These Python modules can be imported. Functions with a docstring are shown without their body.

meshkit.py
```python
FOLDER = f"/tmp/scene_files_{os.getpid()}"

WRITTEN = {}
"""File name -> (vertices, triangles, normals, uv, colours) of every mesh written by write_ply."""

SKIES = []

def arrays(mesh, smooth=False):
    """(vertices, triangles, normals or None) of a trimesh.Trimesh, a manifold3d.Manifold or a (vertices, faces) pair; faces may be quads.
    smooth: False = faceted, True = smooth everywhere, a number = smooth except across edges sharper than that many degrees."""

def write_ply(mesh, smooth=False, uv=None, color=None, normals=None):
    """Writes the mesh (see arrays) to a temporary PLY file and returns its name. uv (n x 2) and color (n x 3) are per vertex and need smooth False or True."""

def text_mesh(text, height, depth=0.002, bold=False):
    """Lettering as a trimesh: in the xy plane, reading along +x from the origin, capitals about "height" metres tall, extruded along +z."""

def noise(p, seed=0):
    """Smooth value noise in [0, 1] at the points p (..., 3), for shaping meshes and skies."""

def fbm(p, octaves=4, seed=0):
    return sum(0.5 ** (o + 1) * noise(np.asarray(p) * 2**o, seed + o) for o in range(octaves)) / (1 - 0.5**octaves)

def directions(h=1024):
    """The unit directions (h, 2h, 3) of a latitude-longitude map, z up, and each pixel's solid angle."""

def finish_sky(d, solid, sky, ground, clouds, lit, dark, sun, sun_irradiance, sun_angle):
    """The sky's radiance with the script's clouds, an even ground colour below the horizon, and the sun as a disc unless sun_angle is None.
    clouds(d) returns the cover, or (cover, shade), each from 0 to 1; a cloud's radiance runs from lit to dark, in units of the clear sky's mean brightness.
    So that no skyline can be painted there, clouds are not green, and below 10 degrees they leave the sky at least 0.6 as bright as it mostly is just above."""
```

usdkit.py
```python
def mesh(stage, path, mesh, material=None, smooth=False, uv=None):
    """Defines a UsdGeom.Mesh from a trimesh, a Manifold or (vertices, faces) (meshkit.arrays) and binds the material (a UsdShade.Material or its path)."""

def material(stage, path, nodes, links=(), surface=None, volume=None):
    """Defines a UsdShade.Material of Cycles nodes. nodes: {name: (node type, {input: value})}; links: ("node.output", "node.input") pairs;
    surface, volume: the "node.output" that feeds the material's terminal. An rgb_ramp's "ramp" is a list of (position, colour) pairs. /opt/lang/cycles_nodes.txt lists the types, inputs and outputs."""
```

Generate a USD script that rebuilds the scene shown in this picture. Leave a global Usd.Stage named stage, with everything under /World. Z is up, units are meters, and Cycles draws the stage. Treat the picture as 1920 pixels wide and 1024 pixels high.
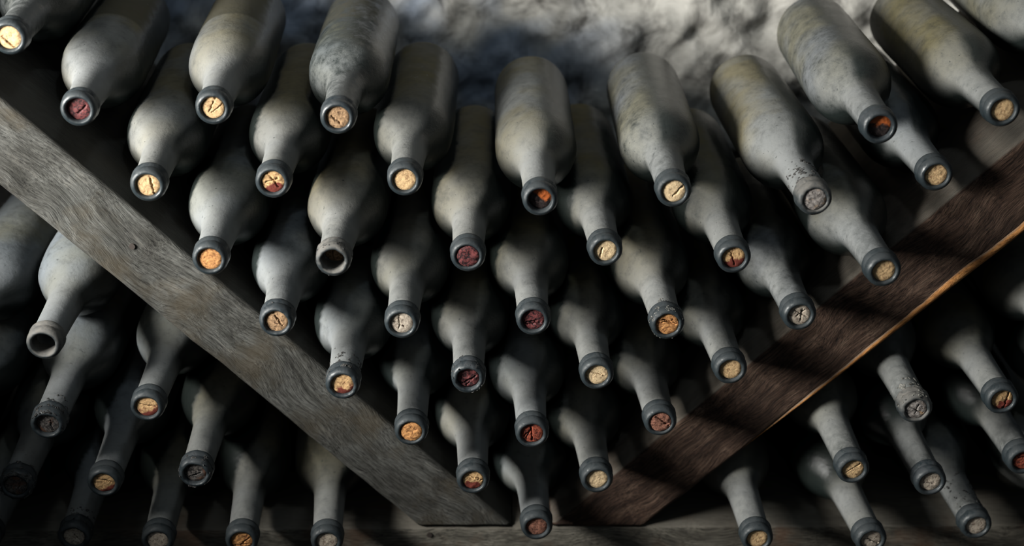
import math, random
import numpy as np, trimesh, usdkit, meshkit
from pxr import Usd, UsdGeom, UsdLux, UsdShade, Gf, Sdf, Vt

stage = Usd.Stage.CreateInMemory()
UsdGeom.SetStageUpAxis(stage, UsdGeom.Tokens.z)
UsdGeom.SetStageMetersPerUnit(stage, 1.0)
WORLD = UsdGeom.Xform.Define(stage, '/World')
stage.SetDefaultPrim(WORLD.GetPrim())
UsdGeom.Scope.Define(stage, '/World/Looks')

# ------------------------------------------------------------------ camera, light, exposure
CAM_POS, PITCH, YAW, ROLL, FPX = (-0.059138, -1.061735, 0.764436), 0.436371, 0.032578, 0.013695, 2700.0
EXPOSURE = 0.0
WINDOW_DIR, WINDOW_DIST, WINDOW_SIZE, WINDOW_POWER = (-0.86, -0.40, 0.33), 1.25, (0.40, 0.40), 122.0
ROOM_AIR, ROOM_COLOR = 0.028, (0.72, 0.88, 1.0)
LAMP_POS, LAMP_RADIUS, LAMP_POWER = (0.06, -0.40, 1.45), 0.045, 62.0


def frame_from(pos, right, up, back):
    m = Gf.Matrix4d(1.0)
    for i, r in enumerate((right, up, back, pos)):
        m.SetRow(i, Gf.Vec4d(*[float(c) for c in r], 1.0 if i == 3 else 0.0))
    return m


def camera():
    cp, sp, cw, sw = math.cos(PITCH), math.sin(PITCH), math.cos(YAW), math.sin(YAW)
    fwd, right = np.array([sw * cp, cw * cp, -sp]), np.array([cw, -sw, 0])
    up = np.cross(right, fwd)
    cr, sr = math.cos(ROLL), math.sin(ROLL)
    r2, u2 = cr * right + sr * up, -sr * right + cr * up
    c = UsdGeom.Camera.Define(stage, '/World/camera')
    c.AddTransformOp().Set(frame_from(CAM_POS, r2, u2, -fwd))
    c.CreateHorizontalApertureAttr(36.0)
    c.CreateFocalLengthAttr(36.0 * FPX / 1920.0)
    c.CreateClippingRangeAttr(Gf.Vec2f(0.05, 100.0))
    c.CreateFStopAttr(3.4)
    c.CreateFocusDistanceAttr(1.24)
    c.CreateExposureAttr(EXPOSURE)


camera()


def window_light():
    d = np.array(WINDOW_DIR) / np.linalg.norm(WINDOW_DIR)
    right = np.cross([0, 0, 1], d); right /= np.linalg.norm(right)
    l = UsdLux.RectLight.Define(stage, '/World/window_light')
    l.AddTransformOp().Set(frame_from(np.array([0, 0.05, 0.22]) + d * WINDOW_DIST, right, np.cross(d, right), d))
    l.CreateWidthAttr(WINDOW_SIZE[0]); l.CreateHeightAttr(WINDOW_SIZE[1])
    l.CreateIntensityAttr(WINDOW_POWER); l.CreateColorAttr(Gf.Vec3f(1.0, 0.985, 0.935))
    a = UsdLux.DomeLight.Define(stage, '/World/room_air')
    a.CreateIntensityAttr(ROOM_AIR); a.CreateColorAttr(Gf.Vec3f(*ROOM_COLOR))

    d = np.array(LAMP_POS) - np.array([0, 0.1, 0.25]); d /= np.linalg.norm(d)
    right = np.cross([0, 1, 0], d); right /= np.linalg.norm(right)
    c = UsdLux.DiskLight.Define(stage, '/World/ceiling_light')
    c.AddTransformOp().Set(frame_from(LAMP_POS, right, np.cross(d, right), d))
    c.CreateRadiusAttr(LAMP_RADIUS); c.CreateIntensityAttr(LAMP_POWER); c.CreateColorAttr(Gf.Vec3f(0.80, 0.92, 1.0))


window_light()

# ------------------------------------------------------------------ naming and tagging
COUNT = {}


def path_for(name, parent=None):
    base = str(parent.GetPath()) if parent is not None else '/World'
    k = (base, name)
    n = COUNT.get(k, 0)
    COUNT[k] = n + 1
    return f'{base}/{name}' + (f'_{n:03d}' if n else '')


def tag(p, label=None, category=None, group=None, kind=None):
    for k, v in (('label', label), ('category', category), ('group', group), ('kind', kind)):
        if v:
            p.SetCustomDataByKey(k, v)
    return p


def thing(name, label, category, loc=(0, 0, 0), rot=(0, 0, 0), group=None, kind=None):
    x = UsdGeom.Xform.Define(stage, path_for(name))
    x.AddTranslateOp().Set(Gf.Vec3d(*map(float, loc)))
    x.AddRotateXYZOp().Set(Gf.Vec3f(*map(float, rot)))
    return tag(x.GetPrim(), label, category, group, kind)


def part(name, mesh, mat, parent=None, smooth=40, label=None, kind=None):
    p = usdkit.mesh(stage, path_for(name, parent), mesh, mat, smooth=smooth).GetPrim()
    return tag(p, label=label, kind=kind)


# ------------------------------------------------------------------ materials
def mat(name, nodes, links, surface):
    return usdkit.material(stage, '/World/Looks/' + name, nodes, links, surface=surface)


def glass_with_dust(name, warm=(0.1210, 0.1092, 0.0731), cool=(0.1210, 0.1246, 0.1210), cover=0.5, ring=None, specks=0.29, grime=0.18, shift=0.0):
    """Dark wine glass under a coat of cellar dust: patches of warm and cool grey, bare dark spots and specks, a cooler handled neck."""
    dark = (0.0086, 0.0122, 0.0115)
    n = {
        'tc': ('texture_coordinate', {}), 'geo': ('geometry', {}),
        'shift': ('mapping', {'location': (shift, shift * 0.7, -shift)}),
        'patch': ('noise_texture', {'scale': 13.0, 'detail': 3.0, 'roughness': 0.55}),
        'cloud': ('noise_texture', {'scale': 85.0, 'detail': 9.0, 'roughness': 0.74}),
        'grain': ('noise_texture', {'scale': 300.0, 'detail': 2.0, 'roughness': 0.5}),
        'tint': ('rgb_ramp', {'ramp': [(0.38, cool), (0.60, warm)]}),
        'tone': ('rgb_ramp', {'ramp': [(0.25, (0.62,) * 3), (0.5, (0.95,) * 3), (0.75, (1.15,) * 3)]}),
        'dust': ('mix', {'mix_type': 'multiply', 'fac': 1.0}),
        'bare': ('rgb_ramp', {'ramp': [(cover - 0.28, (0.12,) * 3), (cover - 0.06, (0.8,) * 3), (cover + 0.08, (1, 1, 1))]}),
        'speck': ('rgb_ramp', {'ramp': [(specks - 0.05, (0.25,) * 3), (specks + 0.03, (1, 1, 1))]}),
        'cover': ('math', {'math_type': 'multiply'}),
        'nz': ('separate_xyz', {}), 'oy': ('separate_xyz', {}),
        'top': ('map_range', {'from_min': -0.62, 'from_max': 0.08, 'to_min': 0.03, 'to_max': 1.0, 'clamp': True}),
        'cover2': ('math', {'math_type': 'multiply'}),
        'dust_with_shade': ('attribute', {'attribute': 'dust_and_shade'}), 'sett': ('math', {'math_type': 'multiply'}),  # vertex cover: sheltered dust, with one-sided shade painted in
        # handled neck: darker near the lip in smudges
        'neck': ('map_range', {'from_min': 0.015, 'from_max': 0.085, 'to_min': 0.16 + grime, 'to_max': 0.0, 'clamp': True}),
        'smudge': ('noise_texture', {'scale': 95.0, 'detail': 5.0, 'roughness': 0.7, 'distortion': 1.0}),
        'smudge_r': ('math', {'math_type': 'multiply_add', 'value2': 2.2, 'value3': -0.55, 'use_clamp': True}),
        'neckm': ('math', {'math_type': 'multiply', 'use_clamp': True}),
        'neckinv': ('math', {'math_type': 'subtract', 'value1': 1.0, 'use_clamp': True}),
        'cover3': ('math', {'math_type': 'multiply'}),
        'neckcool': ('map_range', {'from_min': 0.06, 'from_max': 0.12, 'to_min': 0.75, 'to_max': 0.0, 'clamp': True}),
        'dustn': ('mix', {'color2': (0.1692, 0.1750, 0.1764)}),
        'base': ('mix', {'color1': dark}),
        'rough': ('mix_float', {'a': 0.22, 'b': 0.95}),
        'spec': ('mix_float', {'a': 0.5, 'b': 0.06}),
        'hgt': ('math', {'math_type': 'multiply_add', 'value2': 0.35}),
        'bump': ('bump', {'strength': 0.55, 'distance': 0.0011}),
        'p': ('principled_bsdf', {}),
    }
    l = [('geo.position', 'shift.vector')] + [('shift.vector', f'{k}.vector') for k in ('patch', 'cloud', 'grain', 'smudge')]
    l += [('patch.fac', 'tint.fac'), ('cloud.fac', 'tone.fac'), ('tint.color', 'dust.color1'), ('tone.color', 'dust.color2'),
          ('cloud.fac', 'bare.fac'), ('grain.fac', 'speck.fac'), ('bare.color', 'cover.value1'), ('speck.color', 'cover.value2'),
          ('geo.normal', 'nz.vector'), ('nz.z', 'top.value'), ('cover.value', 'sett.value1'), ('dust_with_shade.fac', 'sett.value2'), ('sett.value', 'cover2.value1'), ('top.result', 'cover2.value2'),
          ('tc.object', 'oy.vector'), ('oy.y', 'neck.value'), ('smudge.fac', 'smudge_r.value1'), ('neck.result', 'neckm.value1'), ('smudge_r.value', 'neckm.value2'),
          ('neckm.value', 'neckinv.value2'), ('cover2.value', 'cover3.value1'), ('neckinv.value', 'cover3.value2'),
          ('oy.y', 'neckcool.value'), ('neckcool.result', 'dustn.fac'), ('dust.result' if False else 'dust.color', 'dustn.color1'),
          ('cover3.value', 'base.fac'), ('base.color', 'p.base_color'), ('cover3.value', 'rough.fac'), ('rough.result', 'p.roughness'),
          ('cover3.value', 'spec.fac'), ('spec.result', 'p.specular_ior_level'),
          ('grain.fac', 'hgt.value1'), ('cloud.fac', 'hgt.value3'), ('hgt.value', 'bump.height'), ('bump.normal', 'p.normal')]
    last = 'dustn.color'
    if ring:
        # the dust on the part that lay further in is an older, browner and thinner coat, ending in a line around the bottle
        n['ringn'] = ('math', {'math_type': 'multiply_add', 'value2': 0.010})
        n['ringm'] = ('map_range', {'from_min': ring, 'from_max': ring + 0.006, 'to_min': 0.0, 'to_max': 0.85, 'clamp': True})
        n['olive'] = ('mix', {'color2': (0.0598, 0.0554, 0.0396)})
        l += [('patch.fac', 'ringn.value1'), ('oy.y', 'ringn.value3'), ('ringn.value', 'ringm.value'), ('ringm.result', 'olive.fac'), (last, 'olive.color1')]
        last = 'olive.color'
    l.append((last, 'base.color2'))
    return mat(name, n, l, 'p.BSDF')


BODY = {
    'pale': glass_with_dust('dusty_glass_pale', cover=0.40, specks=0.285),
    'cool': glass_with_dust('dusty_glass_cool', warm=(0.1073, 0.1092, 0.0923), cool=(0.1152, 0.1289, 0.1404), cover=0.40, specks=0.29, shift=3.1),
    'warm': glass_with_dust('dusty_glass_warm', warm=(0.1210, 0.1057, 0.0662), cool=(0.1152, 0.1109, 0.0936), cover=0.42, specks=0.29, shift=5.7),
    'olive': glass_with_dust('dusty_glass_olive', warm=(0.0922, 0.0822, 0.0483), cool=(0.0958, 0.0929, 0.0792), cover=0.44, specks=0.29, shift=8.3),
    'ring': glass_with_dust('dusty_glass_ringed', cover=0.40, ring=0.165, specks=0.285, shift=11.9),
    'smudged': glass_with_dust('dusty_glass_smudged', warm=(0.0994, 0.0957, 0.0731), cool=(0.1030, 0.1087, 0.1130), cover=0.53, specks=0.29, grime=0.3, shift=14.2),
    'bare': glass_with_dust('thinly_dusted_glass', warm=(0.0562, 0.0581, 0.0452), cool=(0.0526, 0.0619, 0.0662), cover=0.64, ring=0.185, specks=0.29, grime=0.4, shift=17.4),
    'grimy': glass_with_dust('grimy_glass', warm=(0.0914, 0.0858, 0.0613), cool=(0.0950, 0.0994, 0.0994), cover=0.47, specks=0.29, grime=0.6, shift=21.6),
}


def lip_glass(name, dust, cover):
    n = {'geo': ('geometry', {}), 'a': ('noise_texture', {'scale': 130.0, 'detail': 6.0, 'roughness': 0.7, 'distortion': 0.8}),
         'm': ('rgb_ramp', {'ramp': [(cover - 0.22, (0.06,) * 3), (cover + 0.14, (1, 1, 1))]}),
         'nz': ('separate_xyz', {}), 'front': ('map_range', {'from_min': -0.25, 'from_max': 0.65, 'to_min': 0.10, 'to_max': 1.0, 'clamp': True}),
         'mm': ('math', {'math_type': 'multiply'}),
         'c': ('mix', {'color1': (0.0115, 0.0166, 0.0194), 'color2': dust}),
         'r': ('mix_float', {'a': 0.28, 'b': 0.92}), 's': ('mix_float', {'a': 0.5, 'b': 0.1}),
         'b': ('bump', {'strength': 0.5, 'distance': 0.0008}), 'p': ('principled_bsdf', {})}
    return mat(name, n, [('geo.position', 'a.vector'), ('a.fac', 'm.fac'), ('geo.normal', 'nz.vector'), ('nz.z', 'front.value'), ('m.color', 'mm.value1'), ('front.result', 'mm.value2'),
                         ('mm.value', 'c.fac'), ('c.color', 'p.base_color'), ('mm.value', 'r.fac'), ('r.result', 'p.roughness'), ('mm.value', 's.fac'), ('s.result', 'p.specular_ior_level'),
                         ('a.fac', 'b.height'), ('b.normal', 'p.normal')], 'p.BSDF')


LIP = {'plain': lip_glass('lip_glass', (0.0316, 0.0356, 0.0377), 0.53), 'dark': lip_glass('lip_glass_dark', (0.0360, 0.0396, 0.0432), 0.58), 'mould': lip_glass('lip_glass_mouldy', (0.1080, 0.1022, 0.0936), 0.44)}


def cork_mat(name, light, dark, pits=0.36, stain=None, stain_at=0.55, rough=0.9, side=(0.0, 0.0)):
    n = {'geo': ('geometry', {}), 'a': ('noise_texture', {'scale': 360.0, 'detail': 5.0, 'roughness': 0.65, 'distortion': 0.8}),
         'g': ('noise_texture', {'scale': 1100.0, 'detail': 3.0, 'roughness': 0.6}), 'st': ('noise_texture', {'scale': 75.0, 'detail': 3.0, 'roughness': 0.6, 'distortion': 0.5}),
         'c': ('rgb_ramp', {'ramp': [(pits - 0.06, dark), (pits + 0.03, tuple((a + b) / 2 for a, b in zip(light, dark))), (pits + 0.14, light), (0.8, tuple(min(1, a * 1.25) for a in light))]}),
         'gr': ('rgb_ramp', {'ramp': [(0.32, (0.5,) * 3), (0.5, (1, 1, 1))]}), 'm': ('mix', {'mix_type': 'multiply', 'fac': 0.75}),
         'b': ('bump', {'strength': 0.7, 'distance': 0.0006}), 'p': ('principled_bsdf', {'roughness': rough, 'specular_ior_level': 0.2})}
    l = [('geo.position', 'a.vector'), ('geo.position', 'g.vector'), ('geo.position', 'st.vector'), ('a.fac', 'c.fac'), ('g.fac', 'gr.fac'), ('c.color', 'm.color1'), ('gr.color', 'm.color2'),
         ('a.fac', 'b.height'), ('b.normal', 'p.normal')]
    if stain:
        n['sm'] = ('rgb_ramp', {'ramp': [(stain_at - 0.05, (0, 0, 0)), (stain_at + 0.05, (1, 1, 1))]})
        n['sc'] = ('mix', {'color2': stain})
        n['tc'], n['ox'] = ('texture_coordinate', {}), ('separate_xyz', {})  # the stain lies on one side of the cork
        n['sx'], n['sz'] = ('math', {'math_type': 'multiply_add', 'value2': side[0]}), ('math', {'math_type': 'multiply_add', 'value2': side[1]})
        l += [('tc.object', 'ox.vector'), ('ox.x', 'sx.value1'), ('st.fac', 'sx.value3'), ('ox.z', 'sz.value1'), ('sx.value', 'sz.value3'), ('sz.value', 'sm.fac'), ('sm.color', 'sc.fac'), ('m.color', 'sc.color1'), ('sc.color', 'p.base_color')]
    else:
        l += [('m.color', 'p.base_color')]
    return mat(name, n, l, 'p.BSDF')


CORK = {
    'tan': cork_mat('cork_tan', (0.4370, 0.2974, 0.1562), (0.1246, 0.0540, 0.0238)),
    'pale': cork_mat('cork_pale', (0.4687, 0.3514, 0.2102), (0.1714, 0.0936, 0.0468), 0.33),
    'grey': cork_mat('cork_grey', (0.3276, 0.2808, 0.2268), (0.1022, 0.0706, 0.0540), 0.38),
    'mould': cork_mat('cork_mouldy', (0.2585, 0.2347, 0.2189), (0.0540, 0.0468, 0.0432), 0.44, stain=(0.2347, 0.1562, 0.0936), stain_at=0.60),
    'brown': cork_mat('cork_brown', (0.2808, 0.1764, 0.0972), (0.0540, 0.0274, 0.0151), 0.40),
    'orange': cork_mat('cork_orange', (0.4298, 0.2102, 0.0778), (0.0936, 0.0274, 0.0115), 0.40),
    'spotted': cork_mat('cork_stained', (0.4061, 0.2585, 0.1246), (0.0936, 0.0353, 0.0151), 0.37, stain=(0.1022, 0.0216, 0.0151), stain_at=0.62, side=(14.0, -32.0)),
    'red': cork_mat('cork_wine_red', (0.2498, 0.0583, 0.0317), (0.0274, 0.0065, 0.0065), 0.44),
    'dark_red': cork_mat('cork_dark_red', (0.1325, 0.0353, 0.0353), (0.0130, 0.0065, 0.0079), 0.47, rough=0.6),
    'black': cork_mat('cork_blackened', (0.0353, 0.0252, 0.0238), (0.0065, 0.0050, 0.0050), 0.46, stain=(0.3125, 0.0778, 0.0187), stain_at=0.58, rough=0.55, side=(6.0, 26.0)),
    'sooty': cork_mat('cork_sooty', (0.085, 0.076, 0.07), (0.010, 0.009, 0.009), 0.46, stain=(0.07, 0.035, 0.022), stain_at=0.56, rough=0.7),
    'red_brown': cork_mat('cork_red_brown', (0.2102, 0.0936, 0.0634), (0.0389, 0.0151, 0.0115), 0.42),
}


def crust_mat(name, a, b):
    return mat(name, {'geo': ('geometry', {}), 'n': ('noise_texture', {'scale': 260.0, 'detail': 3.0}), 'r': ('rgb_ramp', {'ramp': [(0.35, a), (0.65, b)]}),
                      'p': ('principled_bsdf', {'roughness': 0.95, 'specular_ior_level': 0.1})},
               [('geo.position', 'n.vector'), ('n.fac', 'r.fac'), ('r.color', 'p.base_color')], 'p.BSDF')


CRUST = {'dark': crust_mat('crust_dark', (0.018, 0.018, 0.018), (0.07, 0.068, 0.065)), 'pale': crust_mat('crust_pale', (0.035, 0.035, 0.032), (0.17, 0.165, 0.15))}


def wood(name, ramp, fine, bump=0.0016, moss=None, lines=0.55, dust=(0.115, 0.105, 0.088), seed=0.0):
    """Weathered timber: wavering growth lines along the board's own x axis, fine checks, blotches, and dust lying on upward faces."""
    n = {'tc': ('texture_coordinate', {}), 'off': ('mapping', {'location': (seed, seed * 0.3, seed * 0.6)}),
         'warp': ('noise_texture', {'scale': 7.0, 'detail': 3.0, 'roughness': 0.5}), 'warps': ('vector_math', {'math_type': 'multiply_add', 'vector2': (0.10, 0.055, 0.055)}),
         'map': ('mapping', {'scale': (0.16, 1.0, 1.0)}), 'rings': ('wave_texture', {'wave_type': 'bands', 'bands_direction': 'z', 'profile': 'saw', 'scale': 85.0, 'distortion': 7.0, 'detail': 4.0, 'detail_scale': 1.6, 'detail_roughness': 0.6}),
         'mapg': ('mapping', {'scale': (1.0, 4.0, 4.0)}), 'grain': ('noise_texture', {'scale': 26.0, 'detail': 8.0, 'roughness': 0.7}),
         'mapf': ('mapping', {'scale': (8.0, 115.0, 115.0)}), 'fine': ('noise_texture', {'scale': 9.0, 'detail': 4.0, 'roughness': 0.65}),
         'blot': ('noise_texture', {'scale': 15.0, 'detail': 6.0, 'roughness': 0.65}),
         'c': ('rgb_ramp', {'ramp': ramp}), 'f': ('rgb_ramp', {'ramp': [(0.36, (fine * 0.6,) * 3), (0.43, (fine + 0.25,) * 3), (0.52, (1, 1, 1)), (0.68, (1.25,) * 3)]}), 'm': ('mix', {'mix_type': 'multiply', 'fac': 1.0}),
         'w': ('rgb_ramp', {'ramp': [(0.0, (1, 1, 1)), (0.55, (0.9,) * 3), (0.86, (0.35,) * 3), (1.0, (0.6,) * 3)]}), 'mw': ('mix', {'mix_type': 'multiply', 'fac': lines}),
         'b1': ('rgb_ramp', {'ramp': [(0.34, (0.58, 0.56, 0.54)), (0.62, (1.1, 1.1, 1.1))]}), 'm2': ('mix', {'mix_type': 'multiply', 'fac': 1.0}),
         'geo': ('geometry', {}), 'nz': ('separate_xyz', {}), 'up': ('map_range', {'from_min': 0.35, 'from_max': 0.62, 'to_min': 0.0, 'to_max': 0.8, 'clamp': True}),
         'du': ('rgb_ramp', {'ramp': [(0.30, (0.35,) * 3), (0.55, (1, 1, 1))]}), 'duf': ('math', {'math_type': 'multiply'}), 'dm': ('mix', {'color2': dust}),
         'h': ('math', {'math_type': 'multiply_add', 'value2': 0.6}), 'h2': ('math', {'math_type': 'multiply_add', 'value2': -0.5}),
         'bump': ('bump', {'strength': 0.9, 'distance': bump}), 'p': ('principled_bsdf', {'roughness': 0.85, 'specular_ior_level': 0.18})}
    l = [('tc.object', 'off.vector'), ('off.vector', 'warp.vector'), ('warp.color', 'warps.vector1'), ('off.vector', 'warps.vector3'), ('warps.vector', 'map.vector'), ('map.vector', 'rings.vector'),
         ('warps.vector', 'mapg.vector'), ('mapg.vector', 'grain.vector'), ('warps.vector', 'mapf.vector'), ('mapf.vector', 'fine.vector'), ('off.vector', 'blot.vector'),
         ('grain.fac', 'c.fac'), ('fine.fac', 'f.fac'), ('c.color', 'm.color1'), ('f.color', 'm.color2'), ('rings.fac', 'w.fac'), ('m.color', 'mw.color1'), ('w.color', 'mw.color2'),
         ('blot.fac', 'b1.fac'), ('mw.color', 'm2.color1'), ('b1.color', 'm2.color2'),
         ('geo.normal', 'nz.vector'), ('nz.z', 'up.value'), ('blot.fac', 'du.fac'), ('up.result', 'duf.value1'), ('du.color', 'duf.value2'),
         ('fine.fac', 'h.value1'), ('grain.fac', 'h.value3'), ('rings.fac', 'h2.value1'), ('h.value', 'h2.value3'), ('h2.value', 'bump.height'), ('bump.normal', 'p.normal')]
    last = 'm2.color'
    if moss:
        n['mo'] = ('noise_texture', {'scale': 12.0, 'detail': 7.0, 'roughness': 0.6})
        n['mr'] = ('rgb_ramp', {'ramp': [(0.50, (0, 0, 0)), (0.62, (0.65,) * 3)]})
        n['mm'] = ('mix', {'color2': moss})
        l += [('off.vector', 'mo.vector'), ('mo.fac', 'mr.fac'), ('mr.color', 'mm.fac'), (last, 'mm.color1')]
        last = 'mm.color'
    l += [(last, 'dm.color1'), ('duf.value', 'dm.fac'), ('dm.color', 'p.base_color')]
    return mat(name, n, l, 'p.BSDF')


WOOD_GREY = wood('grey_timber', [(0.30, (0.0288, 0.0288, 0.0256)), (0.45, (0.0544, 0.0544, 0.0493)), (0.58, (0.0832, 0.0838, 0.0781)), (0.72, (0.1280, 0.1248, 0.1120))], 0.5, moss=(0.0448, 0.0358, 0.0230), lines=0.5, dust=(0.0448, 0.0435, 0.0384))
WOOD_BROWN = wood('brown_timber', [(0.30, (0.0173, 0.0096, 0.0067)), (0.45, (0.0432, 0.0250, 0.0173)), (0.58, (0.0768, 0.0480, 0.0336)), (0.74, (0.1344, 0.0941, 0.0691))], 0.42, lines=0.65, seed=3.7)
WOOD_BOARD = wood('board_timber', [(0.30, (0.0383, 0.0357, 0.0293)), (0.50, (0.0957, 0.0893, 0.0739)), (0.70, (0.1659, 0.1531, 0.1276))], 0.5, moss=(0.0957, 0.0548, 0.0332), lines=0.5, seed=8.1)
WOOD_RAW = wood('raw_orange_timber', [(0.30, (0.1296, 0.0486, 0.0151)), (0.50, (0.3240, 0.1458, 0.0454)), (0.70, (0.4536, 0.2376, 0.0864))], 0.6, lines=0.2)

PLASTER = mat('cellar_plaster', {
    'geo': ('geometry', {}), 'big': ('noise_texture', {'scale': 5.5, 'detail': 3.0, 'roughness': 0.55}), 'mid': ('noise_texture', {'scale': 26.0, 'detail': 6.0, 'roughness': 0.65, 'distortion': 0.5}),
    'c': ('rgb_ramp', {'ramp': [(0.30, (0.0675, 0.0638, 0.0570)), (0.42, (0.2400, 0.2325, 0.2137)), (0.55, (0.3900, 0.3788, 0.3488)), (0.72, (0.4950, 0.4800, 0.4500))]}),
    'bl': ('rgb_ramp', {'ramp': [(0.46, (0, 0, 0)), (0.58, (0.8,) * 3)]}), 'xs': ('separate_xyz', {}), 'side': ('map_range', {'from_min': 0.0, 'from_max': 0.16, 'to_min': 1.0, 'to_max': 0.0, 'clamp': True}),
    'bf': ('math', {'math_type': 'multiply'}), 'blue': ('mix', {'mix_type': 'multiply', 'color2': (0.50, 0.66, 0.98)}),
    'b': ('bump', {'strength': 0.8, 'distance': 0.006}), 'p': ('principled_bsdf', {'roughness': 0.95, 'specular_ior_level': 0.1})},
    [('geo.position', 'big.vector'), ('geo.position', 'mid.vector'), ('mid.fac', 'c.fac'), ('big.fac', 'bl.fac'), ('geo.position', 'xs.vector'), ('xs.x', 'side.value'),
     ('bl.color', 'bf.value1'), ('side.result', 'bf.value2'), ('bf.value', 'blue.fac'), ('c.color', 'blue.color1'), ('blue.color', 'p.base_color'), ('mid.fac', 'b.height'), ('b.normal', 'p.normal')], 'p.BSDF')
FLOOR = mat('cellar_floor', {'geo': ('geometry', {}), 'n': ('noise_texture', {'scale': 12.0, 'detail': 6.0}), 'r': ('rgb_ramp', {'ramp': [(0.35, (0.0300, 0.0277, 0.0240)), (0.65, (0.0825, 0.0750, 0.0675))]}), 'p': ('principled_bsdf', {'roughness': 0.95})},
            [('geo.position', 'n.vector'), ('n.fac', 'r.fac'), ('r.color', 'p.base_color')], 'p.BSDF')


# ------------------------------------------------------------------ the cellar: rough back wall and floor
def grid_faces(nu, nv):
    i, j = np.meshgrid(np.arange(nu - 1), np.arange(nv - 1), indexing='ij')
    a = (i * nv + j).ravel()
    return np.stack([a, a + nv, a + nv + 1, a + 1], 1)


WALL_Y, BOARD_Z, FRONT_Y, BOARD_H = 0.450, -0.0375, 0.0823, 0.15


def build_wall():
    xs = np.concatenate([np.linspace(-2.6, -0.95, 34)[:-1], np.arange(-0.95, 0.95, 0.006), np.linspace(0.95, 2.6, 34)])
    zs = np.concatenate([np.linspace(BOARD_Z - BOARD_H, 0.2, 26)[:-1], np.arange(0.2, 0.95, 0.006), np.linspace(0.95, 2.0, 30)])
    X, Z = np.meshgrid(xs, zs, indexing='ij')
    P = np.stack([X, np.zeros_like(X), Z], -1)
    big = meshkit.fbm(P * 7.0 + 3.3, 3, 11) - 0.5
    mid = meshkit.fbm(P * 26.0 + 9.1, 4, 23) - 0.5
    Y = WALL_Y - 0.095 * big - 0.04 * mid
    Y = np.maximum(Y, 0.385)
    v = np.stack([X, Y, Z], -1).reshape(-1, 3)
    f = grid_faces(len(xs), len(zs))
    front = trimesh.Trimesh(v, np.vstack([f[:, [0, 1, 2]], f[:, [0, 2, 3]]]), process=False)
    back = trimesh.creation.box((5.2, 0.1, 2.0 - (BOARD_Z - BOARD_H)))
    back.apply_translation((0, 0.57, (2.0 + BOARD_Z - BOARD_H) / 2))
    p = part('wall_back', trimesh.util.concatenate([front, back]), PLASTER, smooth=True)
    tag(p, 'rough pale limewashed cellar wall behind the bottle rack', 'wall', kind='structure')
    fl = trimesh.creation.box((5.2, 3.4, 0.08)); fl.apply_translation((0, -1.05, BOARD_Z - BOARD_H - 0.04))
    tag(part('floor', fl, FLOOR), 'dark earthen cellar floor under the rack', 'floor', kind='structure')


def build_added_wall():
    """Unseen wall added to shade the lower left bin: sill, jambs and lintel around an opening for the window light."""
    x0, x1, y0, y1, z0, z1 = -0.74, -0.612, -0.95, 0.10, SHADE_SILL_Z, 1.15
    low, high = BOARD_Z - BOARD_H, 2.0
    def box(ya, yb, za, zb):
        m = trimesh.creation.box((x1 - x0, yb - ya, zb - za)); m.apply_translation(((x0 + x1) / 2, (ya + yb) / 2, (za + zb) / 2)); return m
    m = trimesh.util.concatenate([box(-2.7, 0.385, low, z0), box(-2.7, 0.385, z1, high), box(-2.7, y0, z0, z1), box(y1, 0.385, z0, z1)])
    tag(part('added_wall_left', m, PLASTER), 'added unseen side wall with opening, shading the lower left bin', 'wall', kind='structure')


SHADE_SILL_Z = 0.315  # sill of the added wall, height set to shade the lower left bin
build_wall()
build_added_wall()

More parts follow.
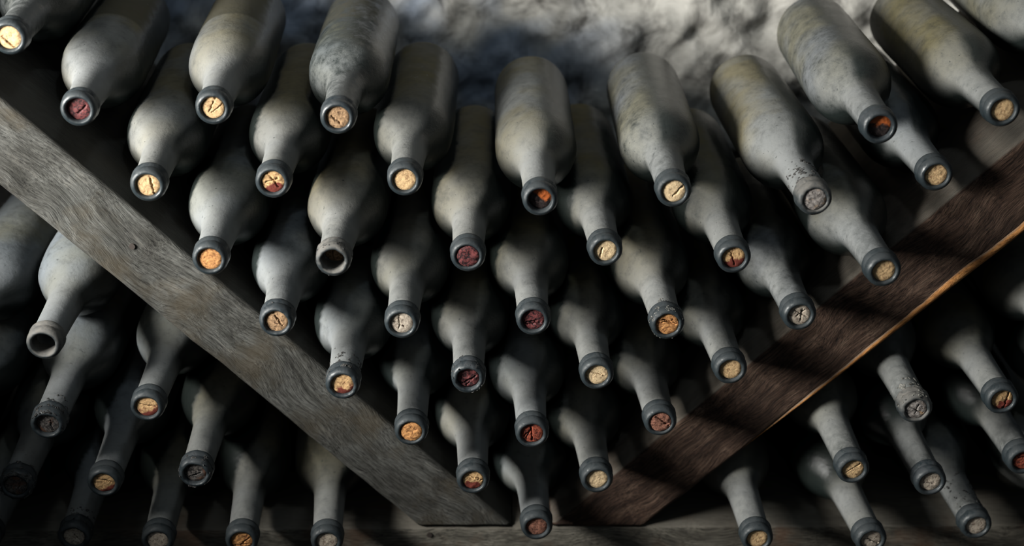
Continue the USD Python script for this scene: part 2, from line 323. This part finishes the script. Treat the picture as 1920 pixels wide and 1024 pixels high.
# ------------------------------------------------------------------ timbers
TH, DEPTH, APEX_Z = 0.0640, 0.30, -0.0537


def timber(length, th, depth, slant, seed, rough=0.0016, du=0.004, swell=0.0):
    """A squared timber in its own frame: x along, y depth (front at 0), z up (top at 0); the near end may be cut on a slant. Faces dense and uneven, edges worn."""
    su = np.linspace(0, 1, int(length / du) + 1)
    loop = []  # cross-section walked round: front edge dense
    c = 0.003
    def seg(a, b, n):
        for k in range(n):
            loop.append((a[0] + (b[0] - a[0]) * k / n, a[1] + (b[1] - a[1]) * k / n))
    seg((c, 0), (depth - c, 0), 40); seg((depth - c, 0), (depth, -c), 1); seg((depth, -c), (depth, -th + c), 8); seg((depth, -th + c), (depth - c, -th), 1)
    seg((depth - c, -th), (c, -th), 30); seg((c, -th), (0, -th + c), 2); seg((0, -th + c), (0, -c), 20); seg((0, -c), (c, 0), 2)
    loop = np.array(loop); m = len(loop)
    U = np.repeat(su[:, None], m, 1)
    t = -loop[:, 1][None, :]
    start = slant * (t + (BOARD_Z + 0.0012 - APEX_Z) * 2 ** 0.5)
    X = start + (length - start) * U
    Y = np.repeat(loop[:, 0][None], len(su), 0).copy(); Z = np.repeat(loop[:, 1][None], len(su), 0) * (1 + swell * X)
    P = np.stack([X * 6, Y * 45, Z * 45], -1)
    d = (meshkit.fbm(P, 4, seed) - 0.5) * 2 * rough + (meshkit.fbm(np.stack([X * 9, Y * 9, Z * 9], -1), 2, seed + 5) - 0.5) * 2 * rough
    ny = np.where(Y < c * 1.01, 1.0, 0.0); nz = np.where(Z < -th + c * 1.01, 1.0, 0.0)
    Y = Y + ny * np.abs(d); Z = Z + nz * np.abs(d) * 1.2 - np.where(Z > -c * 1.01, 1, 0) * np.abs(d) * 0.8
    v = np.stack([X, Y, Z], -1).reshape(-1, 3)
    nu = len(su)
    i, j = np.meshgrid(np.arange(nu - 1), np.arange(m), indexing='ij')
    a, b = (i * m + j).ravel(), (i * m + (j + 1) % m).ravel()
    f = np.vstack([np.stack([a, b, b + m], 1), np.stack([a, b + m, a + m], 1)])
    ends = []
    for base, flip in ((0, 1), ((nu - 1) * m, 0)):
        cidx = len(v); v = np.vstack([v, v[base:base + m].mean(0)])
        k = np.arange(m); e = np.stack([np.full(m, cidx), base + k, base + (k + 1) % m], 1)
        ends.append(e[:, [0, 2, 1]] if flip else e)
    tm = trimesh.Trimesh(v, np.vstack([f] + ends), process=False)
    if tm.volume < 0:
        tm.invert()
    return tm


def nail(x, z):
    m = trimesh.creation.cylinder(radius=0.0026, height=0.03, sections=14)
    m.apply_transform(trimesh.transformations.rotation_matrix(math.pi / 2, (1, 0, 0)))
    m.apply_translation((x, 0.0142, z))
    return m


NAIL = mat('rusty_nail', {'p': ('principled_bsdf', {'base_color': (0.018, 0.012, 0.009), 'roughness': 0.8})}, [], 'p.BSDF')


SWELL = 0.26  # the right beam was sawn thicker towards its upper end


def build_timbers():
    left = thing('rack_beam', 'grey weathered slanting timber beam running down from the left edge under the stacked bottles', 'beam', (0, FRONT_Y, APEX_Z), (0, 0, 0))
    m = timber(0.80, TH, DEPTH, 1.0, 31)
    # own frame -> leaning to upper left: x runs along (-1,0,1)/sqrt2, top faces up-right
    m.apply_transform(np.diag([-1, 1, 1, 1])); m.invert()
    UsdGeom.Xformable(left).GetOrderedXformOps()[1].Set(Gf.Vec3f(0, 45, 0))
    part('timber', m, WOOD_GREY, left, smooth=50)
    part('nail', nail(-0.4665, -0.0285), NAIL, left, label='rusty dark nail head')
    right = thing('rack_beam', 'brown slanting timber beam with worn orange lower edge, running up to the right edge', 'beam', (0, FRONT_Y, APEX_Z), (0, -45, 0))
    part('timber', timber(1.05, TH, DEPTH, 1.0, 47, swell=SWELL), WOOD_BROWN, right, smooth=50)
    # the rubbed, raw-coloured arris along the lower front edge
    n = 140
    s = np.linspace(0.20, 1.02, n)
    w = 0.0088 * np.clip((s - 0.20) / 0.26, 0.02, 1) * (0.75 + 0.5 * meshkit.fbm(np.stack([s * 40, s * 0, s * 0], 1), 3, 5))
    prof = np.array([(0.0, 0.0), (0.0036, 0.12), (0.0042, 0.5), (0.0036, 0.9), (0.0, 1.0)])  # proud of the face, sinking into it at the faded end
    fade = np.clip((s - 0.20) / 0.10, 0, 1)
    V = np.stack([np.repeat(s[:, None], 5, 1), 0.0030 - fade[:, None] * prof[None, :, 0], -TH * (1 + SWELL * s[:, None]) + 0.0006 + w[:, None] * prof[None, :, 1]], -1).reshape(-1, 3)
    f = grid_faces(n, 5)
    tri = np.vstack([f[:, [0, 1, 2]], f[:, [0, 2, 3]]])
    e = trimesh.Trimesh(V, tri, process=False)
    if e.face_normals[:, 1].mean() > 0:
        e.invert()
    part('worn_edge', e, WOOD_RAW, right, smooth=60, label='rubbed orange lower edge')
    board = thing('rack_board', 'flat grey timber board at the bottom carrying the two beams and lower bottles', 'board', (-0.61, FRONT_Y, BOARD_Z))
    part('timber', timber(1.9, BOARD_H, 0.33, 0.0, 63, 0.0012, 0.008), WOOD_BOARD, board, smooth=50)
    part('nail', nail(0.5125, -0.0083), NAIL, board, label='rusty dark nail head')


build_timbers()


# ------------------------------------------------------------------ bottles
def lathe(profile, n=96):
    """Profile of (y, r) around the local y axis; closes at r = 0."""
    pr = np.asarray(profile, float)
    a = np.linspace(0, 2 * math.pi, n, endpoint=False)
    v = np.stack([pr[:, 1][:, None] * np.cos(a), np.repeat(pr[:, 0][:, None], n, 1), pr[:, 1][:, None] * np.sin(a)], -1).reshape(-1, 3)
    i, j = np.meshgrid(np.arange(len(pr) - 1), np.arange(n), indexing='ij')
    p, q = (i * n + j).ravel(), (i * n + (j + 1) % n).ravel()
    f = np.vstack([np.stack([p, q, q + n], 1), np.stack([p, q + n, p + n], 1)])
    m = trimesh.Trimesh(v, f, process=True, merge_norm=True)
    m.update_faces(m.nondegenerate_faces())
    if m.volume < 0:
        m.invert()
    return m


def smooth_profile(pts, step=0.004):
    from scipy.interpolate import PchipInterpolator
    pts = np.array(pts)
    g = PchipInterpolator(pts[:, 0], pts[:, 1])
    y = np.unique(np.concatenate([np.arange(pts[0, 0], pts[-1, 0], step), [pts[-1, 0]]]))
    return list(zip(y, g(y)))


SHAPE = {  # neck, shoulder and body radii along the bottle, mouth at 0
    'high': [(0.016, 0.0134), (0.028, 0.0136), (0.050, 0.0143), (0.066, 0.0152), (0.076, 0.0172), (0.085, 0.0222), (0.096, 0.0295), (0.107, 0.0343), (0.120, 0.0362), (0.138, 0.0366), (0.282, 0.0364), (0.292, 0.0350)],
    'round': [(0.016, 0.0134), (0.028, 0.0137), (0.046, 0.0145), (0.061, 0.0158), (0.072, 0.0190), (0.084, 0.0250), (0.097, 0.0312), (0.110, 0.0350), (0.126, 0.0363), (0.144, 0.0366), (0.282, 0.0365), (0.292, 0.0350)],
    'long': [(0.016, 0.0132), (0.032, 0.0135), (0.058, 0.0142), (0.078, 0.0153), (0.089, 0.0180), (0.100, 0.0238), (0.112, 0.0305), (0.125, 0.0350), (0.140, 0.0363), (0.156, 0.0366), (0.286, 0.0364), (0.296, 0.0350)],
}
BORE = 0.0093


def body_mesh(shape, seed, bore):
    pts = SHAPE[shape]
    end = pts[-1][0]
    prof = smooth_profile(pts) + [(end + 0.005, 0.0310), (end + 0.007, 0.0270), (end - 0.004, 0.0190), (end - 0.018, 0.0090), (end - 0.022, 0.0)]
    inner = [(bore, 0.0), (bore, BORE), (0.016, BORE)]
    m = lathe(inner + prof)
    v = np.array(m.vertices)
    r = np.hypot(v[:, 0], v[:, 2])
    k = np.where(r > BORE + 0.002, 1, 0)[:, None]
    d = (meshkit.fbm(v * 60 + seed * 7.7, 2, seed) - 0.8)[:, None] * 0.0009 * np.clip((r[:, None] - 0.012) / 0.02, 0.15, 1)
    v = v + k * d * np.stack([v[:, 0] / np.maximum(r, 1e-6), 0 * r, v[:, 2] / np.maximum(r, 1e-6)], 1)
    m.vertices = v
    return m


def lip_mesh(seed, chip=0.0):
    prof = [(0.018, BORE), (0.003, BORE), (0.0010, 0.0097), (0.0, 0.0106), (0.0, 0.0118), (0.0008, 0.0132), (0.0026, 0.0143), (0.0050, 0.0147), (0.0076, 0.0145), (0.0088, 0.0139), (0.0096, 0.0141), (0.0120, 0.0151), (0.0145, 0.0152), (0.0166, 0.0146), (0.0185, 0.0133), (0.018, BORE)]
    m = lathe(prof, 56)
    v = np.array(m.vertices)
    d = meshkit.fbm(v * 180 + seed * 3.1, 3, seed + 2) - 0.5
    v[:, 1] += d * (0.0008 + chip) * (v[:, 1] < 0.006)
    r = np.hypot(v[:, 0], v[:, 2])[:, None]
    v[:, [0, 2]] *= 1 + (d[:, None] * (0.0006 + chip * 0.6)) / np.maximum(r, 1e-6)
    m.vertices = v
    return m


def cork_mesh(seed, depth, crack, roughness):
    """A cork end with a pitted, cracked face at depth, filling the bore."""
    rng = random.Random(seed * 91 + 5)
    R, rings, n = BORE - 0.0001, 13, 48
    v, a = [(0.0, 0.0, 0.0)], np.linspace(0, 2 * math.pi, n, endpoint=False)
    for k in range(1, rings + 1):
        rr = R * k / rings
        v += [(rr * math.cos(t), 0.0, rr * math.sin(t)) for t in a]
    v = np.array(v)
    face = meshkit.fbm(v * 330 + seed * 5.3, 4, seed + 9) - 0.5
    y = depth - face * roughness * 1.2 + 0.0008 * (np.hypot(v[:, 0], v[:, 2]) / R) ** 6
    for _ in range(crack):
        t, off, w = rng.uniform(0, math.pi), rng.uniform(-0.4, 0.4) * R, rng.uniform(0.00028, 0.0005)
        u = v[:, 0] * math.cos(t) + v[:, 2] * math.sin(t) - off + (meshkit.noise(v * 500 + seed, seed) - 0.5) * 0.0014
        s = -v[:, 0] * math.sin(t) + v[:, 2] * math.cos(t)
        y += 0.0022 * np.exp(-(u / w) ** 2) * (np.abs(s - rng.uniform(-0.3, 0.3) * R) < rng.uniform(0.5, 1.0) * R)
    v[:, 1] = y
    f = [(0, 1 + (j + 1) % n, 1 + j) for j in range(n)]
    for k in range(rings - 1):
        b = 1 + k * n
        for j in range(n):
            p, q = b + j, b + (j + 1) % n
            f += [(p, q, q + n), (p, q + n, p + n)]
    last = 1 + (rings - 1) * n
    base = len(v)
    back = np.stack([R * np.cos(a), np.full(n, depth + 0.034), R * np.sin(a)], 1)
    v = np.vstack([v, back, [[0, depth + 0.034, 0]]])
    for j in range(n):
        p, q = last + j, last + (j + 1) % n
        f += [(p, q, base + (j + 1) % n), (p, base + (j + 1) % n, base + j), (base + n, base + j, base + (j + 1) % n)]
    m = trimesh.Trimesh(v, np.array(f), process=False)
    m.fix_normals()
    return m


def crust_mesh(seed, shape, n, y0, y1, size, top=True):
    """Mould crumbs grown in clusters on the neck: many small flat flakes half sunk in the dust."""
    rng = random.Random(seed * 17 + 3)
    pts = np.array([(0.0, 0.0128), (0.003, 0.0143), (0.016, 0.0147), (0.0186, 0.0134)] + SHAPE[shape][1:])
    out = []
    while len(out) < n:
        a = rng.gauss(math.pi / 2 - 0.25, 0.85) if top else rng.uniform(0, 2 * math.pi)
        y = y0 + (y1 - y0) * rng.random() ** 1.3
        if meshkit.noise(np.array([a * 3.2, y * 210, seed * 1.7]), seed) < 0.50 + 0.25 * rng.random():
            continue
        s = size * rng.uniform(0.4, 1.4)
        m = trimesh.creation.icosphere(subdivisions=0, radius=1.0)
        m.vertices *= (s * rng.uniform(0.3, 0.6), s * rng.uniform(0.8, 1.6), s * rng.uniform(0.8, 1.6))
        m.apply_transform(trimesh.transformations.rotation_matrix(rng.uniform(-0.5, 0.5), (0, 1, 1)))
        m.apply_translation((max(0.0095, float(np.interp(y, pts[:, 0], pts[:, 1])) + s * 0.05), 0, 0))
        m.apply_transform(trimesh.transformations.rotation_matrix(-a, (0, 1, 0)))
        m.apply_translation((0, y, 0))
        out.append(m)
    return trimesh.util.concatenate(out)


def outline(shape, depth):
    """Bottle radius at a depth behind the mouth (0 in front of it)."""
    p = np.array([(0.0, 0.0145)] + SHAPE[shape])
    return np.where(depth < 0, 0.0, np.interp(depth, p[:, 0], p[:, 1]))


def dust_with_shade(v, spot, neighbours, seed, painted_shade=None):
    """Dust cover on each point of a bottle: the glass that the two bottles resting on it shelter stayed clean, up to a ragged line; shade on one side is painted in."""
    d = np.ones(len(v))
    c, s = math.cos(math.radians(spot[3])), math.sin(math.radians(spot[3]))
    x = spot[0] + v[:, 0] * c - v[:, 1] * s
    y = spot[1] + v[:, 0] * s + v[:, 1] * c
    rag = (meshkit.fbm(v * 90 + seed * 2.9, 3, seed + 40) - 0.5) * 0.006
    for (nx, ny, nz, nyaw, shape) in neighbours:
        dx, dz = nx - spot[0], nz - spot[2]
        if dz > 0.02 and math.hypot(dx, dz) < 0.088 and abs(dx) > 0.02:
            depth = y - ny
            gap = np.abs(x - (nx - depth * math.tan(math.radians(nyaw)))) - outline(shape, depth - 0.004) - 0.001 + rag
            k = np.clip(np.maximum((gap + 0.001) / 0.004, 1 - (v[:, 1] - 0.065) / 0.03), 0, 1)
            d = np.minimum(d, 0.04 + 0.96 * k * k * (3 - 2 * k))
    # shade painted into the dust cover on the right side, wider towards the right
    painted_shade = painted_shade or (13 - 85 * spot[0], 16, 0.92)
    if painted_shade:
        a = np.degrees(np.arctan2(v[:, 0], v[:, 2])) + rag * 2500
        k = np.clip((a - painted_shade[0]) / painted_shade[1], 0, 1) * np.clip((v[:, 1] - 0.045) / 0.035, 0.25, 1) * (a < 150)
        d = d * (1 - painted_shade[2] * k)
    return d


def bottle(i, key, spot, neighbours, label, group, shape='high', body='pale', lip='plain', cork='tan', depth=0.0018, crack=1, rough=0.0007, crust=None, painted_shade=None, tilt=0.0):
    t = thing('wine_bottle', label, 'wine bottle', spot[:3], (tilt, 0.0, spot[3]), group)
    open_mouth = cork is None or depth > 0.01
    m = body_mesh(shape, i, 0.075)
    g = part('glass_body', m, BODY[body], t, smooth=True)
    UsdGeom.PrimvarsAPI(g).CreatePrimvar('dust_and_shade', Sdf.ValueTypeNames.FloatArray, 'vertex').Set(Vt.FloatArray.FromNumpy(dust_with_shade(np.array(m.vertices), spot, neighbours, i, painted_shade).astype(np.float32)))
    part('lip', lip_mesh(i, 0.0012 if crust else 0.0), LIP[lip], t, smooth=45)
    if cork:
        part('cork', cork_mesh(i, depth, crack, rough), CORK[cork], t, smooth=50, label=CORK_WORDS.get(cork) if not open_mouth else 'cork pushed down into the neck')
    if crust:
        part('mould_crust', crust_mesh(i, shape, *crust[1:]), CRUST[crust[0]], t, smooth=False, kind='stuff')
    return t


CORK_WORDS = {'tan': 'tan cork end', 'pale': 'pale cork end', 'grey': 'grey cork end', 'mould': 'grey mouldy cork end', 'brown': 'brown cork end', 'orange': 'orange cork end', 'spotted': 'tan cork end with dark wine stain',
              'red': 'wine-red cork end', 'dark_red': 'dark red cork end', 'black': 'blackened cork end', 'sooty': 'soot-dark cork end', 'red_brown': 'red-brown cork end'}


# key, x, y, z of the mouth, yaw, tilt, label, settings
BOTTLES = [
    ((0, 0), 0.0021, 0.0225, 0.0035, 1.2, -0.09, 'lowest bottle of the stack, red-brown cork, in the point of the V', {'body': 'cool', 'cork': 'red_brown', 'crack': 0}),
    ((-1, 1), -0.056, 0.0196, 0.0555, 0.18, 0.11, "dusty bottle with red-orange cork missing a pale chip, near the V's point", {'body': 'pale', 'cork': 'spotted', 'crack': 1, 'rough': 0.0014}),
    ((1, 1), 0.0545, 0.0178, 0.0572, 1.28, -0.03, "dusty bottle with pale mottled cork just right of the V's point", {'body': 'olive', 'cork': 'pale', 'crack': 0, 'rough': 0.001}),
    ((-2, 2), -0.1098, 0.0154, 0.109, 0.05, 0.06, 'smooth pale grey bottle with bright orange ragged cork on the grey beam', {'body': 'cool', 'cork': 'orange', 'depth': 0.0006, 'rough': 0.0014, 'crack': 0, 'shape': 'long'}),
    ((0, 2), -0.0047, 0.0092, 0.1101, 0.02, -0.02, 'dusty bottle with bright wine-red cracked cork low in the stack', {'body': 'cool', 'cork': 'red', 'crack': 3, 'rough': 0.001}),
    ((2, 2), 0.1089, 0.0255, 0.1118, 0.74, -0.03, 'dusty bottle with large rough brown-red cork flush with its lip', {'body': 'olive', 'cork': 'red_brown', 'depth': 0.0003, 'rough': 0.0012, 'crack': 1}),
    ((-3, 3), -0.1661, 0.0004, 0.1643, -0.35, 0.09, 'bottle with black crust round the neck and pale cork reddened below', {'body': 'cool', 'cork': 'spotted', 'crack': 0, 'lip': 'dark', 'crust': ('dark', 247, 0.008, 0.034, 0.00064, True)}),
    ((-1, 3), -0.0602, 0.011, 0.1637, -0.69, 0.06, 'dusty bottle with crumbling dark red cork and glinting black lip', {'body': 'olive', 'cork': 'dark_red', 'lip': 'dark', 'depth': 0.003, 'rough': 0.0014, 'crack': 2, 'crust': ('dark', 114, 0.0, 0.02, 0.00064, False)}),
    ((1, 3), 0.0508, 0.0211, 0.1614, 0.28, 0.04, 'dusty bottle with clean pale cork pierced by one small hole', {'body': 'olive', 'cork': 'pale', 'crack': 1, 'lip': 'plain'}),
    ((3, 3), 0.1671, 0.0257, 0.1639, 1.28, -0.07, 'dusty bottle with golden orange grained cork, lower half of the brown beam', {'body': 'olive', 'cork': 'tan', 'crack': 0}),
    ((-4, 4), -0.2197, 0.0102, 0.2188, 0.14, 0.17, 'pale dusty bottle with black-rimmed brown cork, lower on the grey beam', {'body': 'cool', 'cork': 'brown', 'lip': 'dark', 'shape': 'round', 'crust': ('dark', 57, 0.004, 0.016, 0.00056, True)}),
    ((-2, 4), -0.1157, 0.0095, 0.2175, -1.41, 0.11, 'dusty bottle with chipped lip around a grey cork with orange edge', {'body': 'olive', 'cork': 'grey', 'crack': 2}),
    ((0, 4), -0.0053, 0.02, 0.215, -0.58, 0.13, 'dusty bottle with dark red streaky cork near the picture centre', {'body': 'olive', 'cork': 'dark_red', 'depth': 0.0022, 'crack': 3, 'rough': 0.0009}),
    ((2, 4), 0.1082, 0.0175, 0.2122, 0.79, 0.12, 'dusty bottle with white mould flecks round its lip and orange cracked cork', {'body': 'warm', 'cork': 'orange', 'crack': 3, 'depth': 0.001, 'crust': ('pale', 285, 0.001, 0.024, 0.00064, False)}),
    ((4, 4), 0.2204, 0.0197, 0.2195, 0.19, -0.16, 'grey-necked dusty bottle with grooved grey-tan cork over the brown beam', {'body': 'smudged', 'cork': 'grey', 'crack': 3}),
    ((-5, 5), -0.2714, 0.0151, 0.2736, 0.85, 0.24, 'pale blue-grey dusty bottle with orange-tan cork, overlapping the middle of the grey beam', {'body': 'cool', 'cork': 'orange', 'crack': 0, 'rough': 0.0009, 'shape': 'round'}),
    ((-3, 5), -0.1711, 0.0149, 0.2727, -1.57, 0.11, 'dusty bottle with empty open mouth in the stack, cork sunk deep inside', {'body': 'warm', 'cork': 'brown', 'depth': 0.02, 'lip': 'mould', 'shape': 'round', 'crust': ('dark', 76, 0.002, 0.02, 0.00072, False)}),
    ((-1, 5), -0.0606, 0.031, 0.2693, -1.26, 0.1, 'dusty bottle with flush dark red cork, middle of third row', {'body': 'warm', 'cork': 'dark_red', 'depth': 0.0004, 'rough': 0.001, 'crack': 0}),
    ((1, 5), 0.0561, 0.0465, 0.2672, 0.77, -0.09, 'dusty bottle with pale greyish cork cracked near its left side', {'body': 'olive', 'cork': 'pale', 'crack': 1}),
    ((3, 5), 0.1627, 0.0313, 0.2677, -0.0, -0.01, 'dusty bottle with orange-tan cork marked by a dark red spot', {'body': 'olive', 'cork': 'spotted', 'crack': 1}),
    ((5, 5), 0.2788, -0.0077, 0.2736, 1.9, 0.17, 'dusty bottle with reddish neck stain and light tan cork, over the brown beam', {'body': 'grimy', 'cork': 'tan', 'crack': 0}),
    ((-6, 6), -0.3199, 0.0337, 0.3311, 2.68, 0.23, 'pale dusty bottle, yellowish cork with slanting groove, second row, leftmost on grey beam', {'body': 'pale', 'cork': 'tan', 'crack': 1}),
    ((-4, 6), -0.2212, 0.0486, 0.3283, -0.19, -0.0, 'dusty bottle with reddish crumbly tan cork, second row, second from left', {'body': 'warm', 'cork': 'spotted', 'rough': 0.0012, 'crack': 2}),
    ((-2, 6), -0.113, 0.0519, 0.3291, -1.44, -0.0, 'plain grey dusty bottle with tan cork, second row, third from left', {'body': 'olive', 'cork': 'tan', 'crack': 0}),
    ((0, 6), -0.0014, 0.0273, 0.3216, -0.72, 0.16, 'dusty bottle with blackened cork showing an orange patch, centre of second row', {'body': 'pale', 'cork': 'black', 'depth': 0.0045, 'rough': 0.0014, 'crack': 0, 'shape': 'high', 'painted_shade': (2, 22, 0.9)}),
    ((2, 6), 0.1089, 0.0343, 0.3265, -1.09, -0.34, 'dusty bottle whose pale orange cork has one dark upright split', {'body': 'smudged', 'cork': 'pale', 'crack': 1, 'depth': 0.001, 'painted_shade': (-24, 22, 0.92)}),
    ((4, 6), 0.2232, 0.0218, 0.3247, 1.6, 0.33, 'pale dusty bottle with mould-crusted neck and grey mouldy cork, right half of second row', {'body': 'pale', 'cork': 'mould', 'depth': 0.0004, 'lip': 'mould', 'crack': 0, 'rough': 0.001, 'crust': ('dark', 171, 0.018, 0.055, 0.00088, True)}),
    ((6, 6), 0.3328, 0.0571, 0.3322, 0.15, -0.19, 'dusty bottle with pale pitted tan cork resting on the brown beam, below the top row', {'body': 'cool', 'cork': 'tan', 'crack': 0, 'rough': 0.001}),
    ((-7, 7), -0.374, 0.0523, 0.3891, 3.2, -0.03, 'dusty bottle with dark wine-red cork at the upper end of the grey beam', {'body': 'ring', 'cork': 'dark_red', 'shape': 'round', 'rough': 0.0009, 'depth': 0.0035}),
    ((-5, 7), -0.2678, 0.0623, 0.3874, 1.94, 0.01, 'dusty bottle in the top row, tan cork split by two slanting cracks', {'body': 'ring', 'cork': 'tan', 'crack': 2, 'shape': 'round'}),
    ((-3, 7), -0.1663, 0.0561, 0.3817, -0.24, -0.0, 'dark thinly dusted bottle with brown cork, third along the top row', {'body': 'bare', 'cork': 'brown', 'lip': 'dark', 'crack': 1}),
    ((5, 7), 0.2707, 0.0267, 0.3851, -1.64, -0.27, 'big dusty bottle with half orange, half black cork in the upper right', {'body': 'smudged', 'cork': 'black', 'shape': 'high', 'lip': 'dark', 'depth': 0.004, 'rough': 0.0012, 'crack': 0, 'painted_shade': (-26, 22, 0.93)}),
    ((7, 7), 0.3749, 0.0435, 0.3941, 0.1, -0.17, 'olive dusty bottle with tan cork at the upper end of the brown beam', {'body': 'olive', 'cork': 'tan', 'crack': 0}),
    ((-8, 8), -0.4284, 0.0741, 0.4421, 2.62, 0.25, 'wine bottle in dark shadow with tan cork in the top left corner', {'body': 'bare', 'cork': 'tan'}),
    ((8, 8), 0.4325, 0.0666, 0.4358, -1.48, 0.62, 'dusty speckled bottle body cut off by the top right corner', {'body': 'grimy'}),
    ('l1', -0.4131, 0.0153, 0.0002, 2.44, -0.01, 'dusty bottle with grey mouldy cork, leftmost along the bottom edge of the picture', {'body': 'cool', 'cork': 'grey', 'crust': ('dark', 95, 0.006, 0.03, 0.00072, True), 'shape': 'long'}),
    ('l2', -0.3375, 0.009, 0.0002, 2.61, -0.02, 'dusty bottle with pale grey-pink cork, second from left along the bottom edge', {'body': 'olive', 'cork': 'grey', 'crack': 0, 'shape': 'long'}),
    ('l3', -0.2625, 0.0075, 0.0002, 2.67, -0.01, 'dusty bottle with half orange, half black cork at the bottom edge', {'body': 'warm', 'cork': 'orange', 'crack': 2, 'rough': 0.0014, 'shape': 'long'}),
    ('l4', -0.1869, 0.0101, -0.0027, 2.89, 0.76, 'dusty bottle with greyish-brown cork at the bottom, rightmost of the lower left bin', {'body': 'olive', 'cork': 'grey', 'crack': 0, 'shape': 'long'}),
    ('l5', -0.452, 0.0006, 0.0645, 1.72, 0.36, 'dusty bottle with mouth sealed by black and white crumbly crust at the left edge', {'body': 'cool', 'cork': 'sooty', 'depth': 0.001, 'lip': 'dark', 'shape': 'long', 'crust': ('dark', 285, -0.001, 0.02, 0.00096, False)}),
    ('l6', -0.3768, 0.0027, 0.0655, 0.79, 0.6, 'slim-necked dusty bottle with speckled tan cork, middle of the lower left bin', {'body': 'cool', 'cork': 'spotted', 'rough': 0.0014, 'shape': 'long'}),
    ('l7', -0.2989, 0.0098, 0.0703, -0.39, 0.33, 'olive dusty bottle with blackened mouth in the lower left bin', {'body': 'olive', 'cork': 'sooty', 'lip': 'dark', 'depth': 0.003, 'rough': 0.0012, 'shape': 'long', 'crust': ('dark', 114, 0.0, 0.014, 0.0008, False)}),
    ('l8', -0.4155, -0.0052, 0.1295, 1.26, 0.35, 'dusty bottle with dark brown cork and crusty black lip, below the open bottle', {'body': 'cool', 'cork': 'sooty', 'lip': 'dark', 'depth': 0.003, 'rough': 0.0012, 'shape': 'long', 'crust': ('dark', 152, 0.0, 0.03, 0.00072, True)}),
    ('l9', -0.3349, 0.0124, 0.136, -0.14, 0.2, 'dusty bottle with tan cork blackened along its lower edge, under the grey beam', {'body': 'cool', 'cork': 'spotted', 'shape': 'long'}),
    ('l10', -0.4103, -0.0014, 0.2042, 0.99, 0.34, 'uncorked dusty bottle with open dark mouth in the lower left bin', {'body': 'cool', 'cork': None, 'lip': 'mould', 'shape': 'long'}),
    ('l11', -0.4925, 0.0155, 0.0001, 1.52, 0.04, 'blue-grey bottle body sliver in the bottom left corner', {'body': 'cool', 'shape': 'long'}),
    ('l12', -0.5012, 0.0049, 0.1226, 1.42, 0.27, 'shadowed bottle at the left edge beside the crusty dark-lipped bottle, neck out of view', {'body': 'cool'}),
    ('l13', -0.4905, 0.02, 0.1966, -0.17, 0.11, 'shadowed bottle shoulder at the left edge beside the open uncorked bottle', {'body': 'cool'}),
    ('l14', -0.5314, 0.0179, 0.0579, 5.16, 0.34, 'blue-grey bottle body sliver at the left edge beside the crust-sealed bottle', {'body': 'cool', 'shape': 'long'}),
    ('r1', 0.2007, 0.0064, 0.0002, 0.37, 0.03, 'dusty bottle with tan cork, leftmost in the lower right bin', {'body': 'olive', 'cork': 'tan', 'crack': 0, 'shape': 'long'}),
    ('r2', 0.2795, 0.0061, 0.0737, 0.27, 0.18, 'bottle with golden tan cork just under the brown beam in the right bin', {'body': 'grimy', 'cork': 'tan', 'shape': 'long'}),
    ('r3', 0.3037, 0.0037, 0.0003, 3.27, -0.01, 'dusty bottle with grey-tan cork at the bottom edge, right bin', {'body': 'olive', 'cork': 'grey', 'shape': 'long'}),
    ('r4', 0.3331, 0.0222, 0.126, 0.1, 0.1, 'bottle with peeling crusted neck and cracked grey mouldy cork', {'body': 'grimy', 'cork': 'mould', 'lip': 'mould', 'depth': 0.001, 'crack': 2, 'shape': 'long', 'crust': ('pale', 247, 0.0, 0.036, 0.00096, True)}),
    ('r5', 0.354, 0.0162, 0.0539, 0.62, -0.02, 'bottle with flat silvery grey cork in the right bin', {'body': 'grimy', 'cork': 'grey', 'lip': 'dark', 'crack': 1, 'shape': 'long'}),
    ('r6', 0.4064, 0.0251, 0.0002, 0.6, -0.0, 'speckle-necked bottle with grey-brown cork in the bottom right', {'body': 'grimy', 'cork': 'grey', 'crack': 0, 'shape': 'long', 'crust': ('dark', 95, 0.02, 0.07, 0.00088, True)}),
    ('r7', 0.4089, 0.0236, 0.1341, 0.24, 0.04, 'dusty bottle with crumbly tan cork edged in red, upper right bin', {'body': 'olive', 'cork': 'spotted', 'rough': 0.0014, 'shape': 'long'}),
    ('r8', 0.4411, 0.0311, 0.0664, 0.38, -0.05, 'bottle with red-orange cork cut by the right edge', {'body': 'grimy', 'cork': 'red', 'shape': 'long'}),
    ('r9', 0.4601, 0.0349, 0.1872, -0.51, 0.08, 'dusty bottle shoulder under the brown beam cut by the right edge', {'body': 'olive'}),
    ('r10', 0.4879, 0.0321, 0.1191, -2.45, 0.19, 'dim bottle body at the right edge, just above the red-orange cork', {'body': 'grimy'}),
    ('r11', 0.49, 0.0168, 0.0073, 0.0, 0.0, 'dim bottle body in the bottom right corner, mouth out of view', {'body': 'grimy'}),
]

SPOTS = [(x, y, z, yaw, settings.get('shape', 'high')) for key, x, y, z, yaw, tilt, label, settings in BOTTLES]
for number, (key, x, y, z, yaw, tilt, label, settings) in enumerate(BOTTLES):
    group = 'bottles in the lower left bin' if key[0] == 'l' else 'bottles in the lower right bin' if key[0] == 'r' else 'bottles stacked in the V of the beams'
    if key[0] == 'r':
        settings = {'painted_shade': (12, 20, 0.7), **settings}
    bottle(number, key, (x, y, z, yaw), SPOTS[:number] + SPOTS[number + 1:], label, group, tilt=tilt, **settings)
